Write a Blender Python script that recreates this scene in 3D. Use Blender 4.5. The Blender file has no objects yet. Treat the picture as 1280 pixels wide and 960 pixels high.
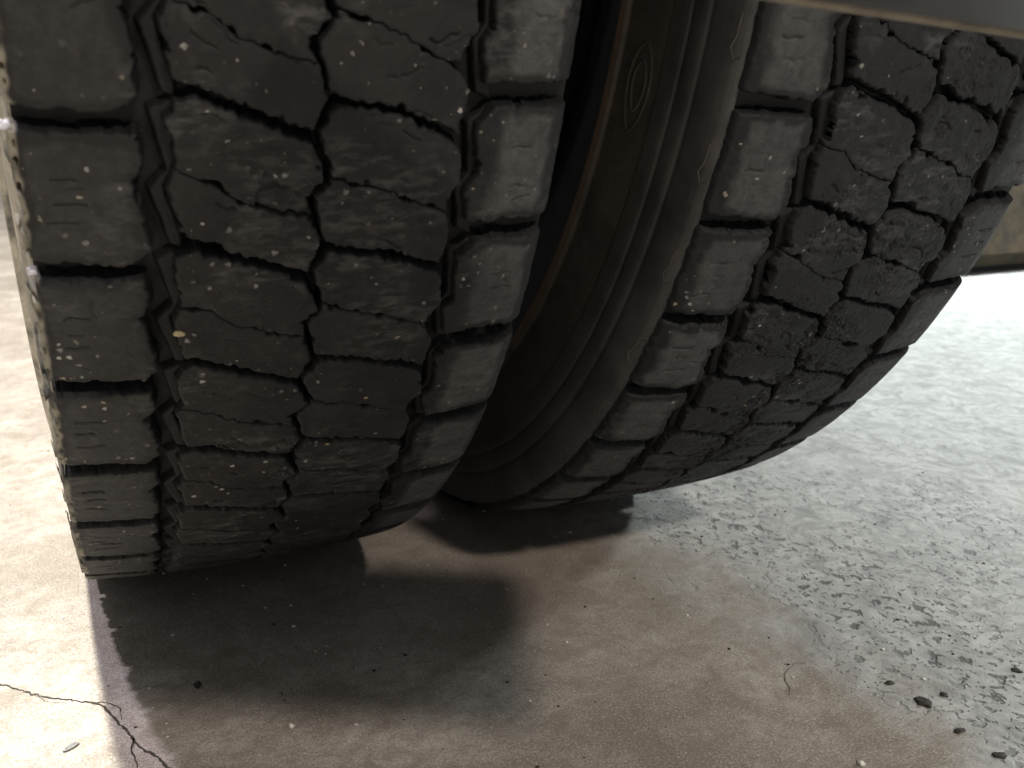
import bpy, math
import numpy as np
from mathutils import Vector, Matrix

scene = bpy.context.scene
COL = scene.collection
rng = np.random.default_rng(7)

# ------------------------------------------------------------------ camera
cam_d = bpy.data.cameras.new("camera")
cam = bpy.data.objects.new("camera", cam_d)
COL.objects.link(cam)
FWD = Vector((0.38931301, 0.88592461, -0.2521368))
UP = Vector((0.11607239, 0.22436553, 0.96756773))
ROLL = Matrix.Rotation(-0.013, 3, FWD)
UP = ROLL @ UP
RIGHT = FWD.cross(UP)
M = Matrix.Identity(4)
for i in range(3):
    M[i][0] = RIGHT[i]; M[i][1] = UP[i]; M[i][2] = -FWD[i]
M[0][3], M[1][3], M[2][3] = 0.0168, -0.84623, 0.325
cam.matrix_world = M
cam_d.sensor_width = 36.0
cam_d.lens = 1221.96 / 1280 * 36.0
cam_d.clip_start = 0.01
cam_d.clip_end = 100
cam_d.dof.use_dof = True
cam_d.dof.focus_distance = 0.52
cam_d.dof.aperture_fstop = 14.0
scene.camera = cam

# ------------------------------------------------------------------ world + lamps (workshop at night: no sky)
world = bpy.data.worlds.new("World")
scene.world = world
world.use_nodes = True
bgn = world.node_tree.nodes["Background"]
bgn.inputs[0].default_value = (0.97, 0.98, 1.0, 1)
bgn.inputs[1].default_value = 0.29

def area_lamp(name, loc, target, size, watts, colour, size_y=None):
    d = bpy.data.lights.new(name, 'AREA')
    d.energy = watts; d.color = colour
    d.shape = 'RECTANGLE'; d.size = size; d.size_y = size_y or size
    o = bpy.data.objects.new(name, d); COL.objects.link(o)
    o.location = loc
    o.rotation_euler = (Vector(target) - Vector(loc)).to_track_quat('-Z', 'Y').to_euler()
    return o

area_lamp("overhead_lamp", (-0.30, 0.1, 4.2), (-0.30, 0.1, 0), 0.10, 500, (1.0, 0.985, 0.87), 0.9)
area_lamp("side_lamp", (-0.92, 0.0, 4.0), (0.0, -0.2, 0), 0.16, 120, (0.92, 0.86, 1.0), 0.2)
area_lamp("front_lamp", (0.61, -3.27, 2.62), (0.2, -0.3, 0), 0.18, 86, (1.0, 0.89, 0.78), 0.18)
bay = area_lamp("bay_lamp", (4.5, -0.5, 2.2), (1.8, 1.0, 0), 0.8, 138, (0.92, 1.0, 0.99), 0.35)
bay.data.spread = math.radians(75)
scene.cycles.max_bounces = 5
scene.cycles.diffuse_bounces = 3
scene.cycles.glossy_bounces = 2

vs = scene.view_settings
vs.view_transform = 'Standard'; vs.look = 'None'; vs.exposure = 0.0; vs.gamma = 1.0
vs.use_curve_mapping = False

# ------------------------------------------------------------------ helpers
def tag(o, label=None, cat=None, group=None, kind=None):
    if label: o["label"] = label
    if cat: o["category"] = cat
    if group: o["group"] = group
    if kind: o["kind"] = kind
    return o

def empty(name, loc):
    o = bpy.data.objects.new(name, None); COL.objects.link(o)
    o.location = loc; o.empty_display_size = 0.05
    return o

def mesh_obj(name, co, faces, mat, parent=None, attrs=None, smooth=True):
    """co (n,3), faces (m,k) int array or list."""
    me = bpy.data.meshes.new(name)
    if isinstance(faces, np.ndarray):
        m, k = faces.shape
        me.vertices.add(len(co)); me.vertices.foreach_set("co", np.ascontiguousarray(co, dtype=np.float32).ravel())
        me.loops.add(m * k); me.loops.foreach_set("vertex_index", np.ascontiguousarray(faces, dtype=np.int32).ravel())
        me.polygons.add(m)
        me.polygons.foreach_set("loop_start", np.arange(0, m * k, k, dtype=np.int32))
        me.update(calc_edges=True)
    else:
        me.from_pydata([tuple(c) for c in co], [], faces)
    if attrs:
        for an, av in attrs.items():
            a = me.attributes.new(an, 'FLOAT', 'POINT')
            a.data.foreach_set("value", np.ascontiguousarray(av, dtype=np.float32))
    if smooth:
        me.polygons.foreach_set("use_smooth", np.ones(len(me.polygons), dtype=bool))
    me.materials.append(mat)
    o = bpy.data.objects.new(name, me); COL.objects.link(o)
    if parent is not None: o.parent = parent
    return o

def _hash(ix, iy, seed):
    h = (ix.astype(np.int64) * 374761393 + iy.astype(np.int64) * 668265263 + seed * 1274126177) & 0xFFFFFFFF
    h = ((h ^ (h >> 13)) * 1274126177) & 0xFFFFFFFF
    h = h ^ (h >> 16)
    return (h & 0xFFFFFF) / float(0xFFFFFF) * 2 - 1

def noise(x, y, seed=0):
    ix = np.floor(x); iy = np.floor(y)
    fx = x - ix; fy = y - iy
    fx = fx * fx * (3 - 2 * fx); fy = fy * fy * (3 - 2 * fy)
    a = _hash(ix, iy, seed); b = _hash(ix + 1, iy, seed)
    c = _hash(ix, iy + 1, seed); d = _hash(ix + 1, iy + 1, seed)
    return (a * (1 - fx) + b * fx) * (1 - fy) + (c * (1 - fx) + d * fx) * fy

def fbm(x, y, seed=0, octs=3):
    s = 0; a = 0.55
    for i in range(octs):
        s = s + a * noise(x * 2 ** i, y * 2 ** i, seed + 31 * i); a *= 0.5
    return s

def sdf_poly(poly, x, y):
    """signed distance, positive inside"""
    d2 = np.full(x.shape, 1e18); inside = np.zeros(x.shape, dtype=bool)
    n = len(poly)
    for i in range(n):
        ax, ay = poly[i]; bx, by = poly[(i + 1) % n]
        ex, ey = bx - ax, by - ay
        t = np.clip(((x - ax) * ex + (y - ay) * ey) / (ex * ex + ey * ey + 1e-12), 0, 1)
        d2 = np.minimum(d2, (x - ax - t * ex) ** 2 + (y - ay - t * ey) ** 2)
        cond = (ay > y) != (by > y)
        if abs(ey) > 1e-9:
            inside ^= cond & (x < ex * (y - ay) / ey + ax)
    d = np.sqrt(d2)
    return np.where(inside, d, -d)

def dist_line(pts, x, y):
    d2 = np.full(x.shape, 1e18)
    for (ax, ay), (bx, by) in zip(pts[:-1], pts[1:]):
        ex, ey = bx - ax, by - ay
        t = np.clip(((x - ax) * ex + (y - ay) * ey) / (ex * ex + ey * ey + 1e-12), 0, 1)
        d2 = np.minimum(d2, (x - ax - t * ex) ** 2 + (y - ay - t * ey) ** 2)
    return np.sqrt(d2)

def sstep(a, b, x):
    t = np.clip((x - a) / (b - a), 0, 1)
    return t * t * (3 - 2 * t)

# ------------------------------------------------------------------ materials
def new_mat(name):
    m = bpy.data.materials.new(name); m.use_nodes = True
    nt = m.node_tree
    return m, nt, nt.nodes["Principled BSDF"]

def nd(nt, typ, **kw):
    n = nt.nodes.new(typ)
    for k, v in kw.items(): setattr(n, k, v)
    return n

def ramp(nt, fac, stops):
    r = nd(nt, "ShaderNodeValToRGB")
    el = r.color_ramp.elements
    while len(el) < len(stops): el.new(0.5)
    for e, (p, c) in zip(el, stops):
        e.position = p; e.color = (c, c, c, 1) if isinstance(c, (int, float)) else (*c, 1)
    nt.links.new(fac, r.inputs[0])
    return r.outputs[0]

def tex_noise(nt, vec, scale, detail=4, rough=0.6, dist=0.0):
    n = nd(nt, "ShaderNodeTexNoise")
    n.inputs["Scale"].default_value = scale; n.inputs["Detail"].default_value = detail
    n.inputs["Roughness"].default_value = rough; n.inputs["Distortion"].default_value = dist
    nt.links.new(vec, n.inputs["Vector"])
    return n.outputs["Fac"]

def mixc(nt, fac, a, b, mode='MIX'):
    m = nd(nt, "ShaderNodeMix", data_type='RGBA', blend_type=mode)
    for s, v in ((0, fac), (6, a), (7, b)):
        if isinstance(v, (int, float)): m.inputs[s].default_value = v
        elif isinstance(v, tuple): m.inputs[s].default_value = (*v, 1)
        else: nt.links.new(v, m.inputs[s])
    return m.outputs[2]

def mth(nt, op, a, b=None, c=None):
    m = nd(nt, "ShaderNodeMath", operation=op)
    for i, v in enumerate((a, b, c)):
        if v is None: continue
        if isinstance(v, (int, float)): m.inputs[i].default_value = v
        else: nt.links.new(v, m.inputs[i])
    return m.outputs[0]

def bump(nt, height, strength, dist, prev=None):
    b = nd(nt, "ShaderNodeBump")
    b.inputs["Strength"].default_value = strength; b.inputs["Distance"].default_value = dist
    nt.links.new(height, b.inputs["Height"])
    if prev is not None: nt.links.new(prev, b.inputs["Normal"])
    return b.outputs[0]

def specks(nt, vec, scale, radius, keep, warp=0.35):
    """sparse grit grains of uneven shape and size: mask 0..1 and a random value"""
    nz = nd(nt, "ShaderNodeTexNoise"); nz.inputs["Scale"].default_value = scale * 2.2; nz.inputs["Detail"].default_value = 2
    nt.links.new(vec, nz.inputs["Vector"])
    off = nd(nt, "ShaderNodeVectorMath", operation='MULTIPLY_ADD')
    nt.links.new(nz.outputs["Color"], off.inputs[0])
    off.inputs[1].default_value = (warp / scale * 2,) * 3
    nt.links.new(vec, off.inputs[2])
    v = nd(nt, "ShaderNodeTexVoronoi"); v.inputs["Scale"].default_value = scale
    nt.links.new(off.outputs[0], v.inputs["Vector"])
    sep = nd(nt, "ShaderNodeSeparateColor"); nt.links.new(v.outputs["Color"], sep.inputs[0])
    size = mth(nt, 'MULTIPLY', mth(nt, 'ADD', mth(nt, 'POWER', sep.outputs[2], 2.5), 0.28), radius)
    soft = nd(nt, "ShaderNodeMapRange", interpolation_type='SMOOTHSTEP')
    nt.links.new(v.outputs["Distance"], soft.inputs[0])
    nt.links.new(size, soft.inputs[2]); nt.links.new(mth(nt, 'MULTIPLY', size, 0.55), soft.inputs[1])
    soft.inputs[3].default_value = 1.0; soft.inputs[4].default_value = 0.0
    few = mth(nt, 'LESS_THAN', sep.outputs[0], keep)
    cl = tex_noise(nt, vec, 38, 3, 0.6)
    clm = ramp(nt, cl, [(0.42, 0.12), (0.62, 1.0)])
    return mth(nt, 'MULTIPLY', mth(nt, 'MULTIPLY', soft.outputs[0], few), clm), sep.outputs[1]

def rubber(name, dark, dust, worn, speck_keep=0.10, rough=(0.55, 0.8), scuff=0.8):
    m, nt, p = new_mat(name)
    tc = nd(nt, "ShaderNodeTexCoord"); V = tc.outputs["Object"]
    wear = nd(nt, "ShaderNodeAttribute", attribute_name="wear").outputs["Fac"]
    patch = nd(nt, "ShaderNodeAttribute", attribute_name="patch").outputs["Fac"]
    n1 = tex_noise(nt, V, 48, 4, 0.7, 0.5)
    n2 = tex_noise(nt, V, 420, 4, 0.7)
    n3 = tex_noise(nt, V, 14, 3, 0.5)
    nF = tex_noise(nt, V, 170, 3, 0.75)
    f = mth(nt, 'MULTIPLY', ramp(nt, n1, [(0.36, 0.0), (0.66, 1.0)]), wear)
    c = mixc(nt, f, dark, dust)
    c = mixc(nt, mth(nt, 'MULTIPLY', mth(nt, 'MULTIPLY', ramp(nt, nF, [(0.50, 0), (0.70, 1)]), wear), 0.55), c, tuple(x * 1.7 for x in dust))
    c = mixc(nt, mth(nt, 'MULTIPLY', patch, ramp(nt, nF, [(0.3, 0.45), (0.6, 1.0)])), c, worn)
    c = mixc(nt, mth(nt, 'MULTIPLY', ramp(nt, n3, [(0.45, 0), (0.7, 1.0)]), 0.35), c, tuple(x * 1.5 for x in dark))
    # pale scuffs dragged across the blocks
    mp = nd(nt, "ShaderNodeMapping"); mp.inputs["Scale"].default_value = (1.0, 2.6, 2.6); mp.inputs["Rotation"].default_value = (0.3, 0.25, 0.75)
    nt.links.new(V, mp.inputs["Vector"])
    n4 = tex_noise(nt, mp.outputs[0], 95, 4, 0.62, 0.35)
    n5 = tex_noise(nt, V, 26, 3, 0.5)
    sc = mth(nt, 'MULTIPLY', ramp(nt, n4, [(0.46, 0), (0.74, 0.8)]), ramp(nt, n5, [(0.48, 0.0), (0.60, 1.0)]))
    c = mixc(nt, mth(nt, 'MULTIPLY', mth(nt, 'MULTIPLY', sc, wear), scuff), c, (0.105, 0.103, 0.100))
    c = mixc(nt, nd(nt, "ShaderNodeAttribute", attribute_name="pale").outputs["Fac"], c, (0.20, 0.185, 0.145))  # lamp light on the outer shoulder edge, put into the colour
    # grit stuck to the rubber
    s1, r1 = specks(nt, V, 300, 0.36, speck_keep * 2.2)
    s2, r2 = specks(nt, V, 190, 0.24, speck_keep * 0.5)
    gc = ramp(nt, r1, [(0.0, (0.10, 0.097, 0.09)), (0.55, (0.20, 0.195, 0.18)), (0.85, (0.32, 0.31, 0.29)), (1.0, (0.28, 0.21, 0.12))])
    c = mixc(nt, mth(nt, 'MULTIPLY', s1, wear), c, gc)
    c = mixc(nt, mth(nt, 'MULTIPLY', s2, wear), c, ramp(nt, r2, [(0.0, (0.12, 0.10, 0.075)), (0.6, (0.24, 0.22, 0.19)), (1.0, (0.30, 0.22, 0.12))]))
    nt.links.new(c, p.inputs["Base Color"])
    rr = nd(nt, "ShaderNodeMapRange"); nt.links.new(n1, rr.inputs[0])
    rr.inputs[3].default_value = rough[0]; rr.inputs[4].default_value = rough[1]
    nt.links.new(rr.outputs[0], p.inputs["Roughness"])
    p.inputs["Specular IOR Level"].default_value = 0.30
    b0 = bump(nt, nF, 0.35, 0.0012)
    b1 = bump(nt, n2, 0.45, 0.0006, b0)
    b2 = bump(nt, tex_noise(nt, V, 1500, 2, 0.6), 0.3, 0.0002, b1)
    nt.links.new(b2, p.inputs["Normal"])
    return m

M_TREAD1 = rubber("tread_rubber_brown_dust", (0.0045, 0.0045, 0.0050), (0.0135, 0.0128, 0.0122), (0.056, 0.0565, 0.0555), 0.15, scuff=0.65)
M_TREAD2 = rubber("tread_rubber_grey_dust", (0.0045, 0.0047, 0.0053), (0.0120, 0.0125, 0.0134), (0.056, 0.0570, 0.0560), 0.08, scuff=0.6)

def sidewall_mat(name, dust_or_lit_col):
    m, nt, p = new_mat(name)
    tc = nd(nt, "ShaderNodeTexCoord"); V = tc.outputs["Object"]
    dust = nd(nt, "ShaderNodeAttribute", attribute_name="dust").outputs["Fac"]
    rust = nd(nt, "ShaderNodeAttribute", attribute_name="rust").outputs["Fac"]
    weave = nd(nt, "ShaderNodeAttribute", attribute_name="weave").outputs["Fac"]
    ang = nd(nt, "ShaderNodeAttribute", attribute_name="ang").outputs["Fac"]
    n1 = tex_noise(nt, V, 30, 6, 0.65); n2 = tex_noise(nt, V, 300, 4, 0.7)
    c = mixc(nt, ramp(nt, n1, [(0.35, 0), (0.7, 1)]), (0.020, 0.020, 0.021), (0.052, 0.051, 0.050))
    f = mth(nt, 'MULTIPLY', dust, ramp(nt, tex_noise(nt, V, 18, 5, 0.7, 0.8), [(0.34, 0.05), (0.62, 1)]))
    c = mixc(nt, f, c, dust_or_lit_col)
    c = mixc(nt, mth(nt, 'MULTIPLY', rust, ramp(nt, n2, [(0.3, 0.5), (0.6, 1)])), c, (0.20, 0.125, 0.075))
    s1, r1 = specks(nt, V, 200, 0.16, 0.05)
    c = mixc(nt, s1, c, (0.25, 0.24, 0.22))
    nt.links.new(c, p.inputs["Base Color"])
    p.inputs["Roughness"].default_value = 0.62
    p.inputs["Specular IOR Level"].default_value = 0.4
    w = mth(nt, 'MULTIPLY', mth(nt, 'SINE', mth(nt, 'MULTIPLY', ang, 1100.0)), weave)
    b1 = bump(nt, w, 0.5, 0.0004)
    b2 = bump(nt, n2, 0.35, 0.0006, b1)
    nt.links.new(b2, p.inputs["Normal"])
    return m
M_SIDE = sidewall_mat("sidewall_rubber", (0.085, 0.074, 0.054))
M_SIDE_LIT = sidewall_mat("sidewall_lit_dust", (0.60, 0.56, 0.45))  # dust brightened to paint lamp light on the left tyre's outer wall

def simple_mat(name, c1, c2, scale, rough, metallic=0.0, bstr=0.3, bdist=0.001):
    m, nt, p = new_mat(name)
    tc = nd(nt, "ShaderNodeTexCoord"); V = tc.outputs["Object"]
    n = tex_noise(nt, V, scale, 6, 0.65)
    nt.links.new(mixc(nt, ramp(nt, n, [(0.35, 0), (0.65, 1)]), c1, c2), p.inputs["Base Color"])
    p.inputs["Roughness"].default_value = rough; p.inputs["Metallic"].default_value = metallic
    nt.links.new(bump(nt, tex_noise(nt, V, scale * 5, 4, 0.7), bstr, bdist), p.inputs["Normal"])
    return m
M_STEEL = simple_mat("painted_steel_grey", (0.032, 0.032, 0.036), (0.055, 0.055, 0.06), 40, 0.45)
M_TANEDGE = simple_mat("grimy_steel_edge", (0.10, 0.085, 0.066), (0.17, 0.15, 0.115), 90, 0.7)
M_AXLE = simple_mat("oily_rusty_axle", (0.010, 0.007, 0.004), (0.030, 0.021, 0.011), 25, 0.95, 0.0, 0.5, 0.003)
M_AXLE.node_tree.nodes['Principled BSDF'].inputs['Specular IOR Level'].default_value = 0.15
M_RIM = simple_mat("dull_wheel_steel", (0.06, 0.05, 0.045), (0.13, 0.11, 0.10), 30, 0.6, 0.3)
M_DECK = simple_mat("dark_undercarriage", (0.03, 0.028, 0.025), (0.06, 0.055, 0.05), 12, 0.8)
M_CRUMB = simple_mat("black_rubber_crumb", (0.016, 0.014, 0.011), (0.05, 0.043, 0.034), 400, 0.8)
M_GRIT = simple_mat("pale_grit", (0.55, 0.52, 0.47), (0.75, 0.72, 0.66), 500, 0.7)
M_TANSTONE = simple_mat("tan_stone", (0.30, 0.23, 0.13), (0.45, 0.37, 0.24), 500, 0.7)
M_FLAKE = simple_mat("grey_flake", (0.12, 0.12, 0.12), (0.22, 0.22, 0.21), 300, 0.6)
M_CRACK = simple_mat("dirt_in_crack", (0.018, 0.014, 0.010), (0.05, 0.04, 0.03), 300, 0.9)
M_GROOVE_LIT = simple_mat("groove_lit_pale", (0.30, 0.30, 0.33), (0.62, 0.62, 0.68), 350, 0.6)  # purple-white tone paints the lit spots in the shoulder grooves

def floor_mat():
    m, nt, p = new_mat("worn_concrete")
    tc = nd(nt, "ShaderNodeTexCoord"); V = tc.outputs["Object"]
    nA = tex_noise(nt, V, 4.5, 5, 0.6); nB = tex_noise(nt, V, 22, 6, 0.65, 0.6); nC = tex_noise(nt, V, 160, 5, 0.7)
    nD = tex_noise(nt, V, 700, 3, 0.7)
    c = mixc(nt, ramp(nt, nB, [(0.34, 0), (0.66, 1)]), (0.27, 0.232, 0.192), (0.46, 0.415, 0.365))
    c = mixc(nt, mth(nt, 'MULTIPLY', ramp(nt, nA, [(0.42, 0), (0.58, 1)]), 0.75), c, (0.205, 0.168, 0.135))
    c = mixc(nt, mth(nt, 'MULTIPLY', ramp(nt, nC, [(0.40, 1), (0.56, 0)]), 0.38), c, (0.20, 0.175, 0.15))
    c = mixc(nt, mth(nt, 'MULTIPLY', ramp(nt, nD, [(0.53, 0), (0.66, 1)]), 0.75), c, (0.56, 0.54, 0.50))
    c = mixc(nt, mth(nt, 'MULTIPLY', ramp(nt, nD, [(0.35, 1), (0.47, 0)]), 0.65), c, (0.13, 0.108, 0.085))
    nG = tex_noise(nt, V, 60, 6, 0.7, 0.8)
    c = mixc(nt, mth(nt, 'MULTIPLY', ramp(nt, nG, [(0.36, 1), (0.52, 0)]), 0.55), c, (0.20, 0.165, 0.13))
    c = mixc(nt, mth(nt, 'MULTIPLY', ramp(nt, nG, [(0.56, 0), (0.72, 1)]), 0.30), c, (0.50, 0.46, 0.41))
    # lit grey painted into the floor past the right tyre, plus dark spalled pock marks
    sep = nd(nt, "ShaderNodeSeparateXYZ"); nt.links.new(V, sep.inputs[0])
    wob = mth(nt, 'MULTIPLY', mth(nt, 'SUBTRACT', nA, 0.5), 0.30)
    wob2 = mth(nt, 'MULTIPLY', mth(nt, 'SUBTRACT', nB, 0.5), 0.12)
    xr = mth(nt, 'ADD', mth(nt, 'ADD', sep.outputs[0], wob), wob2)
    lit_grey = nd(nt, "ShaderNodeMapRange", interpolation_type='SMOOTHSTEP'); nt.links.new(xr, lit_grey.inputs[0])
    lit_grey.inputs[1].default_value = 0.37; lit_grey.inputs[2].default_value = 0.48
    sp = lit_grey.outputs[0]
    mp = nd(nt, "ShaderNodeMapping"); mp.inputs["Scale"].default_value = (1, 0.8, 1); mp.inputs["Rotation"].default_value = (0, 0, 0.5)
    nt.links.new(V, mp.inputs["Vector"])
    nV = tex_noise(nt, mp.outputs[0], 34, 5, 0.72, 1.8)
    grey = mixc(nt, ramp(nt, nV, [(0.36, 0), (0.64, 1)]), (0.27, 0.28, 0.275), (0.50, 0.51, 0.50))
    c = mixc(nt, mth(nt, 'MULTIPLY', sp, 0.88), c, grey)
    nP = tex_noise(nt, mp.outputs[0], 110, 3, 0.55, 0.15)
    nQ = tex_noise(nt, V, 11, 3, 0.5)
    pits = mth(nt, 'MULTIPLY', ramp(nt, nP, [(0.575, 0), (0.635, 1)]), ramp(nt, nQ, [(0.40, 0.12), (0.56, 1)]))
    nP2 = tex_noise(nt, mp.outputs[0], 230, 2, 0.55, 0.1)
    pits = mth(nt, 'MAXIMUM', pits, mth(nt, 'MULTIPLY', ramp(nt, nP2, [(0.60, 0), (0.66, 1)]), ramp(nt, nQ, [(0.36, 0.1), (0.52, 0.9)])))
    far = nd(nt, "ShaderNodeMapRange", interpolation_type='SMOOTHSTEP'); nt.links.new(xr, far.inputs[0])
    far.inputs[1].default_value = 0.50; far.inputs[2].default_value = 0.85; far.inputs[3].default_value = 1.0; far.inputs[4].default_value = 0.18
    pits = mth(nt, 'MULTIPLY', mth(nt, 'MULTIPLY', pits, sp), far.outputs[0])
    c = mixc(nt, mth(nt, 'MULTIPLY', pits, 0.78), c, (0.07, 0.07, 0.068))
    s1, r1 = specks(nt, V, 200, 0.30, 0.16)
    c = mixc(nt, s1, c, (0.64, 0.62, 0.58))
    s2, r2 = specks(nt, V, 120, 0.28, 0.12)
    c = mixc(nt, mth(nt, 'MULTIPLY', s2, 0.75), c, (0.05, 0.044, 0.038))
    nt.links.new(c, p.inputs["Base Color"])
    r = nd(nt, "ShaderNodeMapRange"); nt.links.new(nB, r.inputs[0]); r.inputs[3].default_value = 0.42; r.inputs[4].default_value = 0.7
    nt.links.new(r.outputs[0], p.inputs["Roughness"])
    p.inputs["Specular IOR Level"].default_value = 0.5
    b0 = bump(nt, nV, 0.12, 0.0025)
    b1 = bump(nt, nG, 0.3, 0.0022, b0)
    b2 = bump(nt, nC, 0.5, 0.0014, b1)
    b3 = bump(nt, nD, 0.5, 0.0006, b2)
    b4 = bump(nt, mth(nt, 'MULTIPLY', pits, -1.0), 0.7, 0.002, b3)
    nt.links.new(b4, p.inputs["Normal"])
    return m
M_FLOOR = floor_mat()

# ------------------------------------------------------------------ the setting: floor, unseen vehicle body above, axle
fl = mesh_obj("floor", np.array([(-6, -3, 0), (9, -3, 0), (9, 9, 0), (-6, 9, 0)], float), [(0, 1, 2, 3)], M_FLOOR, smooth=False)
tag(fl, "worn concrete workshop floor with stains and pock marks", kind="structure")

def box_vf(x0, x1, y0, y1, z0, z1, b=0.004):
    """bevelled box"""
    vs_, fs = [], []
    xs = (x0, x1); ys = (y0, y1); zs = (z0, z1)
    idx = {}
    for i in (0, 1):
        for j in (0, 1):
            for k in (0, 1):
                sx, sy, sz = (1 if i == 0 else -1), (1 if j == 0 else -1), (1 if k == 0 else -1)
                base = (xs[i], ys[j], zs[k])
                for ax in range(3):
                    v = list(base); s = [sx * b, sy * b, sz * b]; s[ax] = 0
                    v = [v[q] + s[q] for q in range(3)]
                    idx[(i, j, k, ax)] = len(vs_); vs_.append(v)
    def q(*ks): fs.append([idx[k] for k in ks])
    for i in (0, 1): q((i, 0, 0, 0), (i, 1, 0, 0), (i, 1, 1, 0), (i, 0, 1, 0))
    for j in (0, 1): q((0, j, 0, 1), (1, j, 0, 1), (1, j, 1, 1), (0, j, 1, 1))
    for k in (0, 1): q((0, 0, k, 2), (1, 0, k, 2), (1, 1, k, 2), (0, 1, k, 2))
    for i in (0, 1):
        for j in (0, 1): q((i, j, 0, 0), (i, j, 1, 0), (i, j, 1, 1), (i, j, 0, 1))
        for k in (0, 1): q((i, 0, k, 0), (i, 1, k, 0), (i, 1, k, 2), (i, 0, k, 2))
    for j in (0, 1):
        for k in (0, 1): q((0, j, k, 1), (1, j, k, 1), (1, j, k, 2), (0, j, k, 2))
    for i in (0, 1):
        for j in (0, 1):
            for k in (0, 1): q((i, j, k, 0), (i, j, k, 1), (i, j, k, 2))
    return vs_, fs

def fix_normals(o):
    import bmesh
    bm = bmesh.new(); bm.from_mesh(o.data); bmesh.ops.recalc_face_normals(bm, faces=bm.faces); bm.to_mesh(o.data); bm.free()

R = 0.515           # free tyre radius
HUB = 0.510         # axle height: the loaded tyre sits 5 mm lower
W = 205.0           # tread width, mm
NP = 54
PA = 2 * math.pi / NP
PM = PA * R * 1000  # pitch length, mm

truck = empty("truck", (0.26, 0.0, 0.0))
tag(truck, "rear corner of a truck on worn twin tyres, with a steel plate and rusty axle", "truck")
def shifted(v, d):
    return [(a[0] - d[0], a[1] - d[1], a[2] - d[2]) for a in v]
v, f = box_vf(-0.06, 2.40, -0.68, 2.2, 1.05, 1.13)  # unseen truck deck, sized to keep the lamps off the floor below
deck = mesh_obj("unseen_body_floor", shifted(v, (0.26, 0, 0)), f, M_DECK, truck, smooth=False); fix_normals(deck)
v, f = box_vf(-0.068, -0.02, -0.66, 2.2, 1.134, 1.26)
o = mesh_obj("side_rail", shifted(v, (0.26, 0, 0)), f, M_DECK, deck, smooth=False); fix_normals(o)

# ------------------------------------------------------------------ tread pattern (u in mm across, k in pitches)
P_LSH = [(-1.0, 0.17), (37.6, 0.16), (39.2, 0.37), (34.6, 0.46), (36.6, 0.52), (40.0, 0.92), (34.4, 1.02), (-1.0, 0.99)]
P_CL_TOP = [(50.2, -0.03), (55, -0.09), (75, 0.05), (98.2, 0.20), (104.0, 0.46), (97.8, 0.575), (99.0, 0.695), (86.9, 0.64), (74.5, 0.57), (66.8, 0.49), (62.9, 0.43), (50.5, 0.355), (51.2, 0.31), (48.4, 0.05)]
P_CL_BOT = [(50.0, 0.375), (62.9, 0.45), (66.8, 0.51), (74.5, 0.59), (86.9, 0.66), (99.4, 0.715), (103.2, 0.92), (99.0, 1.11), (75, 0.965), (62, 0.87), (51.8, 0.815), (47.9, 0.47)]
P_CR_TOP = [(102.2, 0.13), (109, -0.04), (133.7, 0.065), (155, 0.22), (157.5, 0.28), (160, 0.49), (154.2, 0.62), (154.4, 0.705), (139.7, 0.60), (127, 0.51), (106.6, 0.40)]
P_CR_BOT = [(107.0, 0.43), (127, 0.53), (139.7, 0.62), (154.8, 0.73), (158.4, 0.86), (156.5, 1.13), (133, 0.995), (108, 0.885), (105.8, 0.88), (101.0, 0.585), (107.2, 0.47)]
P_RSH = [(171.4, -0.01), (205.5, -0.01), (205.5, 0.81), (166.6, 0.82), (163.4, 0.57), (168.0, 0.47), (164.8, 0.10)]
P_LEDGE_L = [(43.0, 0.03), (52, -0.06), (53, 0.35), (46.5, 0.50), (52, 0.86), (52, 0.94), (48.0, 0.92), (41.5, 0.53), (48.0, 0.40)]
P_LEDGE_R = [(161.5, 0.10), (171, -0.03), (169, 0.10), (170.5, 0.47), (166, 0.57), (169, 0.86), (170, 0.95), (163.5, 0.90), (160.0, 0.58), (164.5, 0.47)]
PIECES = [("shoulder_block", P_LSH, 'LSH'), ("centre_block", P_CL_TOP, 'C'), ("centre_block", P_CL_BOT, 'C'),
          ("centre_block", P_CR_TOP, 'C'), ("centre_block", P_CR_BOT, 'C'), ("shoulder_block", P_RSH, 'RSH'),
          ("groove_ledge", P_LEDGE_L, 'G'), ("groove_ledge", P_LEDGE_R, 'G')]

def crown(u, roundl, roundr):
    """radius drop in mm across the tread"""
    e = 5.5 * np.abs(2 * u / W - 1) ** 2.4
    if roundl: e = e + 0.030 * np.clip(11 - u, 0, None) ** 2
    if roundr: e = e + 0.035 * np.clip(u - (W - 11), 0, None) ** 2
    return e

def settle(z):
    """tread pressed flat where it meets the floor"""
    k = 0.0035
    return 0.0006 + 0.5 * (z + np.sqrt(z * z + k * k)) - 0.0 * z

def to_local(u, s, h, th0, tcrown, xc):
    """u mm, s mm from row zero, h mm above nominal tread; xc = tyre centre offset (mm)"""
    r = (R * 1000 - tcrown + h) / 1000.0
    th = th0 + s / (R * 1000)
    x = (u - W / 2) / 1000.0
    y = -r * np.cos(th); z = HUB - r * np.sin(th)
    z = settle(z)
    return np.stack([x, y, z], -1)

DEPTH = 9.5

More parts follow.
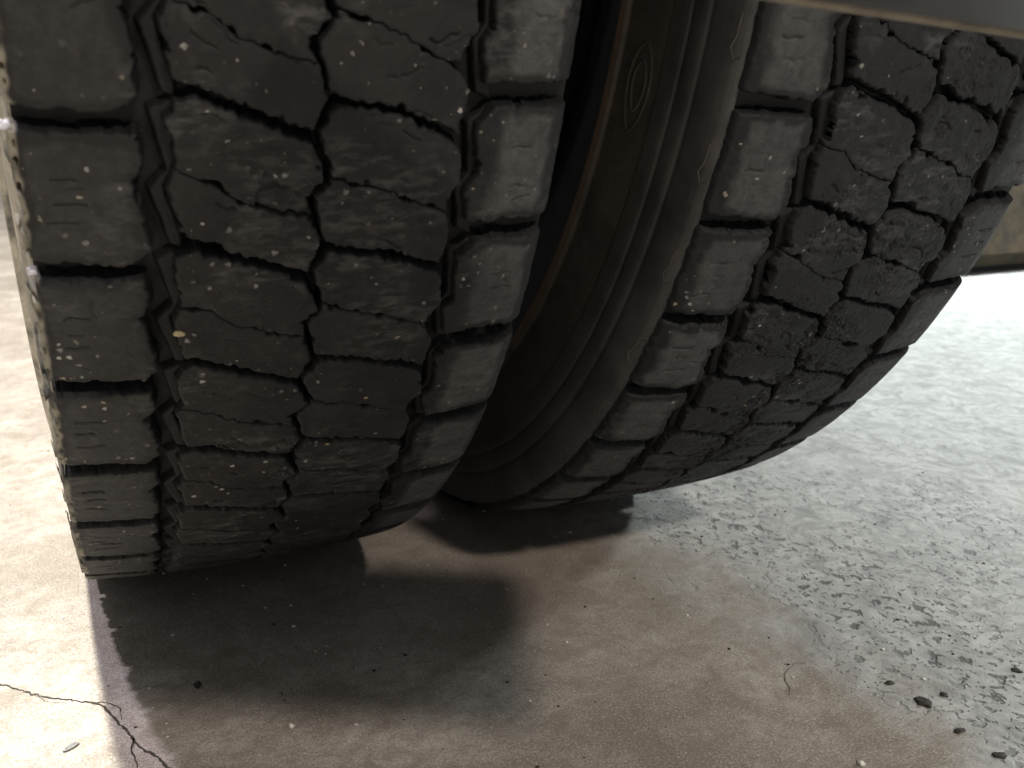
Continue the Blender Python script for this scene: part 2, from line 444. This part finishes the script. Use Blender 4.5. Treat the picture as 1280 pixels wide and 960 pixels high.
def build_block(tyre, name, poly, kind, k, step, T):
    P = [(a, (b + k) * PM) for a, b in poly]
    seed = T['seed']
    if kind == 'LSH' and T['roundl']: P = [(1.0 if a < 0 else a, b) for a, b in P]
    if kind == 'RSH' and T['roundr']: P = [(W - 0.5 if a > W else a, b) for a, b in P]
    us = [a for a, b in P]; ss = [b for a, b in P]
    mar = 3.2
    gu = np.arange(min(us) - mar, max(us) + mar + step, step)
    gs = np.arange(min(ss) - mar, max(ss) + mar + step, step)
    U, S = np.meshgrid(gu, gs, indexing='ij')
    fine = step < 1.5
    if fine:
        U = U + 0.0; S = S + 0.0
        wu = 0.55 * noise(U / 4, S / 4, seed) + 0.45 * noise(U / 11, S / 11, seed + 1) + 0.35 * noise(U / 1.6, S / 1.6, seed + 2)
        ws = 0.65 * noise(U / 4, S / 4, seed + 3) + 0.8 * noise(U / 12, S / 12, seed + 4) + 0.4 * noise(U / 1.6, S / 1.6, seed + 5)
        if kind == 'C': ws = ws + 0.75 * noise(U / 6.5, S / 40, seed + 9) + (0.15 + 0.5 * np.abs(noise(U / 15, S / 30, seed + 8))) * np.sin(U * 1.25 + 2.0 * noise(U / 9, S / 30, seed + 7))
        if kind == 'G': wu, ws = wu * 0.4, ws * 0.4
    else:
        wu = ws = 0
    d = sdf_poly(P, U + wu, S + ws) + (0.55 if kind == 'C' else 0.7 if kind != 'G' else 0)
    rub = T['rub'] if kind == 'C' else 0.35
    if fine and kind != 'G':
        bite = np.clip(noise(U / 5.5, S / 5.5, seed + 12) - 0.30, 0, 1) * (1.2 + 4.6 * rub)
        bite += np.clip(noise(U / 2.2, S / 2.2, seed + 13) - 0.35, 0, 1) * 2.0
        calm = np.ones_like(U)
        if T['roundl']: calm = calm * sstep(2, 10, U)
        if T['roundr']: calm = calm * sstep(W - 2, W - 10, U)
        d = d - bite * sstep(9, 0.0, d) * calm
        if kind == 'LSH' and not T['roundl']:
            rag = np.clip(noise(U / 1.5, S / 2.6, seed + 14), 0, 1) * 2.2 + 0.9 * noise(U / 3, S / 9, seed + 15)
            d = d - rag * sstep(5, 0, U)
    top = DEPTH if kind != 'G' else 4.6
    slope = 6.0 if kind != 'G' else 3.5
    rad = 1.0 if kind != 'G' else 1.0
    h = np.where(d < 0, d * slope - rad * 0.5, -0.5 * rad * np.clip(1 - d / rad, 0, 1) ** 2)
    wear = sstep(-0.2, 1.8, d) if kind != 'G' else 0.0 * d
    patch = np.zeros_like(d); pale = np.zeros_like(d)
    if fine and kind == 'LSH' and not T['roundl']: pale = sstep(1.6, 0.0, U + 0.9 * noise(U / 2.5, S / 4, seed + 50)) * sstep(-0.9, 0.1, noise(U / 3, S / 7, seed + 51))  # torn outer edge painted as lit by the overhead lamp
    if fine:
        relief = 0.24 * fbm(U / 14, S / 14, seed + 20) + 0.10 * fbm(U / 3.2, S / 3.2, seed + 21) + 0.06 * noise(U / 1.1, S / 1.1, seed + 22)
        h = h + relief * wear * (1.0 if kind != 'G' else 0.6)
        if kind == 'C':
            # torn and cut rubber
            zone = sstep(0.0, 0.5, fbm(U / 24, S / 24, seed + 30) + T['tear']) * (0.35 + 0.65 * np.exp(-((U - 104) / 18) ** 2))
            fl_ = fbm(U / 6.0 + 0.4 * noise(U / 2, S / 2, seed + 34), S / 4.2 + 0.4 * noise(U / 2, S / 2, seed + 35), seed + 31, 3)
            ter = np.floor(fl_ * 4.5) / 4.5                                   # flakes torn off in layers
            h = h + zone * wear * (1.9 * np.clip(ter, -0.7, 0.22) + 0.35 * noise(U / 1.3, S / 1.3, seed + 33))
            rid = np.abs(noise(U / 9 + 0.5 * noise(U / 2.4, S / 2.4, seed + 36), S / 6 + 0.5 * noise(U / 2.4, S / 2.4, seed + 37), seed + 38))
            h = h - zone * wear * 2.2 * sstep(0.075, 0.0, rid)                # cuts
            if T['seed'] == 11 and k == 0 and poly is P_CL_TOP:
                led = sdf_poly([(a_, b_ * PM) for a_, b_ in ((82, .36), (91, .50), (104, .465), (110, .60), (102, .74), (88, .70), (78, .60))], U + wu, S + ws)
                h = h - 2.0 * sstep(-0.3, 0.7, led)
            r2 = np.random.default_rng(int(abs(seed * 977 + k * 131 + us[0] * 7)) + 5)
            for q in range(r2.integers(1, 5)):
                cu = r2.uniform(min(us) + 8, max(us) - 14); cs = r2.uniform(min(ss) + 5, max(ss) - 5)
                a = r2.uniform(-0.2, 0.7); L = r2.uniform(4, 15); dp = r2.uniform(0.4, 1.6); wd_ = r2.uniform(0.35, 0.6)
                pts = [(cu, cs)]
                for _ in range(7):
                    pts.append((pts[-1][0] + L / 7 * math.cos(a + r2.uniform(-.9, .9)), pts[-1][1] + L / 7 * math.sin(a + r2.uniform(-.9, .9))))
                h = h - dp * np.exp(-(dist_line(pts, U, S) / wd_) ** 2) * wear
        if kind in ('LSH', 'RSH'):
            # three short wear slits near the outer edge
            c0 = 13 if kind == 'LSH' else 187
            if T['seed'] != 11 and kind == 'LSH': c0 = 17
            smid = (min(ss) + max(ss)) / 2
            r3 = np.random.default_rng(int(abs(seed * 577 + k * 71 + us[0] * 13)) + 9)
            for q in (-1, 0, 1):
                if r3.random() < 0.12: continue
                y0 = smid + q * r3.uniform(7.5, 9.5) + r3.uniform(-1, 1); cx = c0 + r3.uniform(-2, 2); l0, l1 = r3.uniform(1.5, 6), r3.uniform(2, 6); j = r3.uniform(-.8, .8, 5)
                pts = [(cx - l0, y0 + j[0]), (cx - l0 * .4, y0 + j[1]), (cx + .5, y0 + j[2]), (cx + l1 * .5, y0 + j[3]), (cx + l1, y0 + j[4])]
                h = h - r3.uniform(0.5, 1.7) * np.exp(-(dist_line(pts, U, S) / r3.uniform(.4, .7)) ** 2)
            for q in range(r3.integers(0, 3)):                              # stray cuts
                cu = r3.uniform(min(us) + 4, max(us) - 6); cs = r3.uniform(min(ss) + 4, max(ss) - 6); a = r3.uniform(-1.5, 1.5); pts = [(cu, cs)]
                for _ in range(5): pts.append((pts[-1][0] + 1.6 * math.cos(a + r3.uniform(-.8, .8)), pts[-1][1] + 1.6 * math.sin(a + r3.uniform(-.8, .8))))
                h = h - r3.uniform(0.3, 1.2) * np.exp(-(dist_line(pts, U, S) / .5) ** 2)
            e = fbm(U / 9, S / 9, seed + 40) * 4
            if kind == 'LSH': inn = sstep(4, 9, U + e) if T['roundl'] else sstep(1, 3, U + e)
            else: inn = sstep(W - 5, W - 9, U + e) * sstep(171, 178, U + e)
            patch = inn * sstep(2.0, 5.5, d + e * 0.6) * (T['patchl'] if kind == 'LSH' else T['patchr'])
    keep = h > -(top + 2.5)
    idx = -np.ones(U.shape, dtype=np.int64)
    F = keep[:-1, :-1] & keep[1:, :-1] & keep[1:, 1:] & keep[:-1, 1:]
    used = np.zeros_like(keep)
    used[:-1, :-1] |= F; used[1:, :-1] |= F; used[1:, 1:] |= F; used[:-1, 1:] |= F
    idx[used] = np.arange(used.sum())
    q = np.stack([idx[:-1, :-1][F], idx[:-1, 1:][F], idx[1:, 1:][F], idx[1:, :-1][F]], -1)
    base = top - DEPTH
    H = h + base
    co = to_local(U[used], S[used], H[used], T['th0'], crown(U, T['roundl'], T['roundr'])[used], 0)
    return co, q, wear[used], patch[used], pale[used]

def lathe(name, prof, mat, parent, n, attrs_fn=None):
    """prof: list of (x, r); revolve about the axle, squash on floor"""
    prof = np.array(prof); m = len(prof)
    th = np.linspace(0, 2 * math.pi, n, endpoint=False)
    X = np.repeat(prof[:, 0][None, :], n, 0)
    Rr = np.repeat(prof[:, 1][None, :], n, 0)
    TH = np.repeat(th[:, None], m, 1)
    y = -Rr * np.cos(TH); z = settle(HUB - Rr * np.sin(TH))
    co = np.stack([X, y, z], -1).reshape(-1, 3)
    i = np.arange(n)[:, None]; j = np.arange(m - 1)[None, :]
    a = (i * m + j); b = (((i + 1) % n) * m + j)
    q = np.stack([a, a + 1, b + 1, b], -1).reshape(-1, 4)
    at = attrs_fn(Rr.ravel(), TH.ravel()) if attrs_fn else None
    return mesh_obj(name, co, q, mat, parent, at)

SIDE = [(-6, .4960), (-3, .4970), (-0.5, .4955), (1.2, .4925), (2.0, .488), (3.0, .482), (4.6, .4785), (5.0, .4765), (4.8, .4745), (3.2, .4725), (3.0, .468), (3.4, .4645),
        (5.6, .462), (6.1, .460), (6.3, .4565), (5.2, .4545), (5.3, .4515), (7.0, .449), (7.5, .447), (7.4, .4445), (6.8, .4425), (7.3, .437), (8.3, .430), (9.2, .4235), (9.6, .4190),
        (10.0, .4165), (12.2, .4150), (12.9, .4128), (12.9, .4105), (12.2, .4085), (9.0, .4065), (3.0, .4030), (-2, .398), (-7, .388), (-14, .370), (-22, .345), (-30, .318), (-33, .300), (-30, .292)]

SIDE_B = [(-6, .4965), (-4, .4972), (-2, .5005), (-0.5, .5030), (1.5, .5022), (3.4, .4995), (4.8, .4950), (5.6, .4890), (5.8, .4830), (5.4, .4800), (4.3, .4788), (4.4, .4772), (5.6, .4762), (6.4, .4740), (6.7, .4700), (6.6, .4665), (5.6, .4652), (5.4, .4640),
          (6.6, .4628), (7.3, .4600), (7.5, .4545), (7.3, .4505), (6.4, .4490), (6.6, .4460)] + SIDE[21:]

def side_profile(sub=3, buttress=False):
    out = []
    SIDE_ = SIDE_B if buttress else SIDE
    for (a, b), (c, d) in zip(SIDE_[:-1], SIDE_[1:]):
        for t in range(sub):
            f = t / sub; out.append((a + (c - a) * f, b + (d - b) * f))
    out.append(SIDE_[-1])
    return out

def side_attrs(rusty, dusty):
    def fn(r, th):
        rust = np.exp(-((r - .4115) / .0022) ** 2) * rusty
        nz = 0.5 + 0.5 * fbm(th * 9, r * 60, 77)
        dust = sstep(.400, .415, r) * (sstep(.468, .440, r) if dusty < 1.5 else sstep(.500, .490, r)) * (0.45 + 0.9 * nz) * dusty
        dust = dust * (0.35 + 0.65 * sstep(1.25, 0.4, np.abs(th)))
        weave = sstep(.416, .419, r) * sstep(.436, .433, r)
        if dusty > 1.5: dust = sstep(.400, .410, r) * sstep(.503, .496, r) * (0.75 + 0.25 * nz)  # near-even coat on the left wall, part of its painted light
        return {"rust": rust, "dust": np.clip(dust, 0, 1), "weave": weave, "ang": th}
    return fn

def build_tyre(name, xl, T, label):
    # carcass under the blocks = floor of the grooves
    u = np.linspace(0 if not T['roundl'] else -1.0, W if not T['roundr'] else W + 1.0, 60)
    r = (R * 1000 - crown(np.clip(u, 0, W), False, False) - DEPTH) / 1000
    root = lathe(name, list(zip((u - W / 2) / 1000, r)), T['mat'], truck, 400, lambda rr, th: {"wear": 0 * rr, "patch": 0 * rr})
    root.location = (xl + W / 2000 - 0.26, 0, 0)
    tag(root, label)
    sp = side_profile(3, T['roundl'])
    lathe("sidewall", [(-(W / 2 + o) / 1000, rr) for o, rr in sp][::-1], T["wall_l"], root, 480, side_attrs(*T['sideL']))
    sp = side_profile(3, False)
    lathe("sidewall", [((W / 2 + o) / 1000, rr) for o, rr in sp], M_SIDE, root, 480, side_attrs(*T['sideR']))
    # steel rim closing the inside
    rim = lathe("rim", [(-.080, .300), (-.078, .290), (-.070, .284), (-.045, .268), (0, .262), (.045, .268), (.070, .284), (.078, .290), (.080, .300)], M_RIM, root, 96)
    lathe("wheel_disc", [(-.012, .263), (-.014, .22), (.004, .16), (.004, .08)], M_RIM, root, 96)
    lo, hi = T['hero']
    rest_c, rest_f, rest_w, rest_p, off = [], [], [], [], 0
    ka = int(math.floor(-T['th0'] / PA)) - 20
    for k in range(ka, ka + NP):
        hero = lo <= k <= hi
        near = lo - 3 <= k <= hi + 4
        for nm, poly, kind in PIECES:
            co, q, we, pa, pl_ = build_block(root, nm, poly, kind, k, T['step'] if hero else 3.0, T)
            if near:
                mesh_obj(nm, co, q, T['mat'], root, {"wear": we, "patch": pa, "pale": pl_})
            else:
                rest_c.append(co); rest_f.append(q + off); rest_w.append(we); rest_p.append(pa); off += len(co)
    o = mesh_obj("hidden_tread", np.concatenate(rest_c), np.concatenate(rest_f), T['mat'], root, {"wear": np.concatenate(rest_w), "patch": np.concatenate(rest_p)})
    tag(o, kind="stuff")
    return root

T1 = dict(seed=11, th0=0.35578, roundl=False, roundr=True, hero=(-2, 7), step=0.6, mat=M_TREAD1, rub=0.35, tear=-0.25, patchl=0.30, patchr=1.0, sideL=(0.0, 2.2), wall_l=M_SIDE_LIT, sideR=(0.0, 0.3))
T2 = dict(seed=23, th0=0.34282, roundl=True, roundr=True, hero=(-2, 7), step=0.75, mat=M_TREAD2, rub=1.0, tear=0.25, patchl=1.0, patchr=0.6, sideL=(1.0, 1.0), wall_l=M_SIDE, sideR=(0.0, 0.4))
t1 = build_tyre("tyre", 0.0, T1, "large worn black truck tyre in front, brown dusty tread filling the left half")
t2 = build_tyre("tyre", 0.290, T2, "second truck tyre behind to the right, its grimy brown sidewall and chipped tread showing")

# oval mould mark and shoulder marks on the sidewall of the right tyre
def wall_point(r, th, o):
    return np.array([-(W / 2 + o) / 1000, -r * math.cos(th), HUB - r * math.sin(th)])
def side_o(r):
    rs = [b for a, b in SIDE_B[3:]][::-1]; os_ = [a for a, b in SIDE_B[3:]][::-1]
    return float(np.interp(r, rs, os_))
def wall_loop(name, pts, half, hgt, parent, closed=True):
    """raised bead following points (r, th) on the wall"""
    n = len(pts); co = []; f = []
    for i in range(n):
        r, t = pts[i]; r0, t0 = pts[(i - 1) % n] if closed or i else pts[i]; r1, t1_ = pts[(i + 1) % n] if closed or i < n - 1 else pts[i]
        dr, dt = r1 - r0, (t1_ - t0) * r
        L = math.hypot(dr, dt) or 1; nr, nt_ = dt / L, -dr / L
        for s, hh in ((-1, -.4), (-.5, hgt), (.5, hgt), (1, -.4)):
            rr, tt = r + nr * half * s, t + nt_ * half * s / r
            co.append(wall_point(rr, tt, side_o(rr) + hh))
    for i in range(n if closed else n - 1):
        j = (i + 1) % n
        for q in range(3): f.append((i * 4 + q, i * 4 + q + 1, j * 4 + q + 1, j * 4 + q))
    n_ = len(co)
    return mesh_obj(name, np.array(co), np.array(f), M_SIDE, parent, {"rust": np.zeros(n_), "dust": np.full(n_, .55), "weave": np.zeros(n_), "ang": np.zeros(n_)})
def lens(p_):
    return math.sin(p_) * abs(math.sin(p_)) ** 0.35
for s_, hw in ((1.0, .0012), (0.56, .0010)):
    wall_loop("oval_mould_mark", [(.4335 + .0088 * s_ * lens(p_), .385 + .052 * s_ * math.cos(p_) * (1 + .12 * math.cos(p_))) for p_ in np.linspace(0, 2 * math.pi, 44, endpoint=False)], hw, 0.7, t2)
for k in range(-2, 7):
    tc_ = T2['th0'] + (k + .58) * PA
    mm = lambda v: tc_ + v / 500.0
    wall_loop("shoulder_mark", [(.5024, mm(-9)), (.4985, mm(-8)), (.4980, mm(2)), (.4960, mm(7)), (.4990, mm(12)), (.5015, mm(10))], .0006, 0.35, t2, False)

# ------------------------------------------------------------------ steel bar across the top right corner, near the lens
v, f = box_vf(-0.130, 0.130, -0.151, -0.0047, 0.0012, 0.030, 0.003)
bar = mesh_obj("step_plate", v, f, M_STEEL, truck, smooth=False); fix_normals(bar)
v, f = box_vf(-0.130, 0.130, -0.0045, 0.0, 0.0, 0.029, 0.001)
o = mesh_obj("edge_strip", v, f, M_TANEDGE, bar, smooth=False); fix_normals(o)
E1 = Vector((0.280 - 0.213, -0.628 + 0.600, 0.340 - 0.350)).normalized()   # run of the plate's far edge
E2 = Vector((0, 0, 1)).cross(E1).normalized(); E3 = E1.cross(E2)
bm_ = Matrix.Identity(4)
for i in range(3):
    bm_[i][0] = E1[i]; bm_[i][1] = E2[i]; bm_[i][2] = E3[i]
bm_[0][3], bm_[1][3], bm_[2][3] = 0.213 - 0.26, -0.600, 0.360
bar.matrix_local = bm_
tag(bar, "blurred grey steel plate with a tan edge across the top right corner")

# ------------------------------------------------------------------ axle housing seen past the right tyre
def xlathe(name, prof, n, mat, parent, cz=0.0, squash=1.0):
    prof = np.array(prof); m = len(prof); co = []
    for i in range(n):
        t = 2 * math.pi * i / n
        for x, r in prof: co.append((x, r * math.cos(t) * squash, r * math.sin(t) + cz))
    f = [(i * m + j, i * m + j + 1, ((i + 1) % n) * m + j + 1, ((i + 1) % n) * m + j) for i in range(n) for j in range(m - 1)]
    return mesh_obj(name, np.array(co), np.array(f), mat, parent)
ax = xlathe("axle_housing", [(-.20, .0), (-.20, .13), (.0, .15), (.75, .15), (.75, 0)], 40, M_AXLE, truck)
ax.location = (2.17 - 0.26, 0.85, 0.262)
xlathe("differential_bowl", [(-.17, 0), (-.17, .10), (-.14, .17), (-.08, .225), (0, .25), (.10, .255), (.22, .24), (.28, .18), (.29, 0)], 48, M_AXLE, ax, 0.0, 0.8)
v, f = box_vf(-.62, .30, -.13, .10, -.240, .16, .03)
o = mesh_obj("spring_beam", v, f, M_AXLE, ax, smooth=False); fix_normals(o)
tag(ax, "rusty brown axle housing peeking out past the right edge of the right tyre")

# ------------------------------------------------------------------ crack and litter on the floor
def ribbon(name, pts, w0, w1, seed, parent):
    r = np.random.default_rng(seed); P = []
    for (a, b) in zip(pts[:-1], pts[1:]):
        n = max(3, int(math.hypot(b[0] - a[0], b[1] - a[1]) / 0.0012))
        for i in range(n):
            t = i / n; P.append((a[0] + (b[0] - a[0]) * t, a[1] + (b[1] - a[1]) * t))
    P.append(pts[-1]); P = np.array(P)
    t = np.arange(len(P)) * .33
    P[:, 0] += .0007 * noise(t, t * 0 + .5, seed) + .0006 * noise(t * 2.7, t * 0 + 3.5, seed)
    P[:, 1] += .0013 * noise(t, t * 0 + 7.5, seed) + .0009 * noise(t * 2.7, t * 0 + 9.5, seed)
    d = np.gradient(P, axis=0); d /= np.linalg.norm(d, axis=1)[:, None] + 1e-9
    nrm = np.stack([-d[:, 1], d[:, 0]], -1)
    wd = np.linspace(w0, w1, len(P)) * (0.75 + 0.55 * noise(t * 1.4, t * 0 + 1.5, seed + 3))
    wd = np.clip(wd, .0002, None) / 2
    co = np.concatenate([np.c_[P + nrm * wd[:, None], np.full(len(P), .0004)], np.c_[P - nrm * wd[:, None], np.full(len(P), .0004)]])
    n = len(P); i = np.arange(n - 1)
    o = mesh_obj(name, co, np.stack([i, i + n, i + n + 1, i + 1], -1), M_CRACK, parent, smooth=False)
    fix_normals(o)
    return o
ribbon("crack", [(-.105, -.188), (-.0863, -.2042), (-.0579, -.2346), (-.0309, -.2644), (-.0072, -.2802), (.0013, -.2887), (.0062, -.3042), (.0126, -.3198), (.0177, -.3382), (.0267, -.3540), (.0331, -.3716)], .0010, .0018, 3, fl)
ribbon("crack", [(.0155, -.3285), (.0135, -.3401), (.0159, -.3526), (.0142, -.3663)], .0013, .0008, 5, fl)
ribbon("crack", [(-.006, -.2812), (.004, -.2855), (.0095, -.2945), (.0105, -.3065)], .0007, .0005, 8, fl)
ribbon("crack", [(.3725, -.4416), (.3777, -.4374), (.3818, -.4266), (.3918, -.4182), (.4006, -.4150), (.4054, -.4184)], .0006, .0004, 12, fl)
ribbon("crack", [(-.036, -.259), (-.028, -.271), (-.019, -.2755)], .0004, .0004, 9, fl)

import bmesh
def lump(name, x, y, z, sx, sy, sz, mat, seed, label, cat, group=None, rot=None):
    bm = bmesh.new(); bmesh.ops.create_icosphere(bm, subdivisions=3, radius=1)
    for v_ in bm.verts:
        p_ = v_.co
        nn = noise(np.array([p_.x * 1.7 + seed]), np.array([p_.y * 1.7 + p_.z * 2.3]), seed)[0]
        n2 = noise(np.array([p_.x * 4 + seed]), np.array([p_.y * 4 - p_.z * 4]), seed + 1)[0]
        s = 1 + .38 * nn + .15 * n2
        v_.co = Vector((p_.x * sx * s, p_.y * sy * s, max(p_.z * sz * s, -sz * .5)))
    me = bpy.data.meshes.new(name); bm.to_mesh(me); bm.free()
    for pl in me.polygons: pl.use_smooth = True
    me.materials.append(mat)
    o = bpy.data.objects.new(name, me); COL.objects.link(o); o.location = (x, y, z)
    if rot: o.rotation_euler = rot
    return tag(o, label, cat, group)
G = "litter on the concrete floor"
lump("rubber_crumb", .0540, -.2877, .0004, 0.0021, 0.0036, 0.00080, M_CRUMB, 2, "black crumb alone in the shadow before the left tyre", "crumb", G)
lump("rubber_crumb", .4373, -.4560, .0004, 0.0027, 0.0019, 0.00070, M_CRUMB, 3, "small black crumb farthest up in the row at lower right", "crumb", G)
lump("rubber_crumb", .4399, -.4801, .0004, 0.0042, 0.0053, 0.00110, M_CRUMB, 4, "largest black crumb of the row at lower right", "crumb", G)
lump("rubber_crumb", .4570, -.4788, .0004, 0.0024, 0.0024, 0.00070, M_CRUMB, 5, "small black crumb just right of the largest crumb", "crumb", G)
lump("rubber_crumb", .4364, -.5090, .0004, 0.0035, 0.0020, 0.00070, M_CRUMB, 6, "flat black crumb below the largest crumb at lower right", "crumb", G)
lump("rubber_crumb", .4380, -.5338, .0004, 0.0037, 0.0027, 0.00075, M_CRUMB, 7, "black crumb nearest the bottom right corner of the photo", "crumb", G)
lump("rubber_crumb", .5194, -.4768, .0004, 0.0026, 0.0031, 0.00075, M_CRUMB, 8, "black crumb at the right edge of the photo on grey concrete", "crumb", G)
lump("pale_pebble", .3652, -.5094, .0008, .0018, .0021, .0014, M_GRIT, 9, "round white pebble at the bottom edge right of centre", "pebble", G)
lump("pale_pebble", .0973, -.3531, .0006, .0015, .0014, .0011, M_GRIT, 10, "tiny white pebble in the shadow below the left tyre", "pebble", G)
lump("grey_flake", -.0162, -.3238, .0006, .0042, .0018, .0010, M_FLAKE, 12, "grey flake on the bright floor left of the crack", "flake", G, (0, 0, .6))

# stones in the treads, and pale slivers painting light through open grooves
def tread_pt(u, k, h, T, xl):
    th = T['th0'] + k * PA
    r = (R * 1000 - float(crown(np.array(u), T['roundl'], T['roundr'])) + h) / 1000
    return (xl + u / 1000, -r * math.cos(th), HUB - r * math.sin(th))
def stuck(name, u, k, h, s, mat, seed, T, xl, label, cat):
    x, y, z = tread_pt(u, k, h, T, xl)
    o = lump(name, x, y, z, s[0] / 1000, s[1] / 1000, s[2] / 1000, mat, seed, label, cat, "bits stuck in the treads")
    return o
stuck("tan_stone", 49.6, 1.59, -1.0, (2.2, 1.8, 2.2), M_TANSTONE, 21, T1, 0, "tan stone wedged in the zigzag groove of the left tyre", "stone")
stuck("lit_groove_sliver", -0.5, 1.09, -3.0, (1.8, 1.1, 2.4), M_GROOVE_LIT, 22, T1, 0, "pale shred painted as light through the shoulder groove at the left edge, lower one", "sliver")
stuck("lit_groove_sliver", -2.2, 0.13, -3.0, (2.2, 1.4, 2.4), M_GROOVE_LIT, 23, T1, 0, "pale shred painted as light through the shoulder groove at the left edge, upper one", "sliver")

# loose grit and dust grains too many to count
def grit(n, mat, seed, name, label):
    r = np.random.default_rng(seed); ico = bmesh.new(); bmesh.ops.create_icosphere(ico, subdivisions=1, radius=1)
    base = np.array([v.co for v in ico.verts]); fc = np.array([[v.index for v in f_.verts] for f_ in ico.faces]); ico.free()
    cs, fs = [], []
    for i in range(n):
        x = r.uniform(-.12, .75); y = r.uniform(-.56, .25)
        sz = .00025 + .0009 * r.random() ** 4
        c_ = base * (1 + r.uniform(-.35, .35, base.shape)) * sz * np.array([r.uniform(.7, 1.5), r.uniform(.7, 1.5), .6]) + np.array([x, y, sz * .3])
        fs.append(fc + len(base) * i); cs.append(c_)
    o = mesh_obj(name, np.concatenate(cs), np.concatenate(fs), mat, None, smooth=False)
    tag(o, label, kind="stuff")
grit(900, M_GRIT, 41, "pale_grit", "fine pale grit scattered over the concrete floor")
grit(700, M_CRUMB, 42, "dark_grit", "fine dark rubber dust grains scattered over the concrete floor")
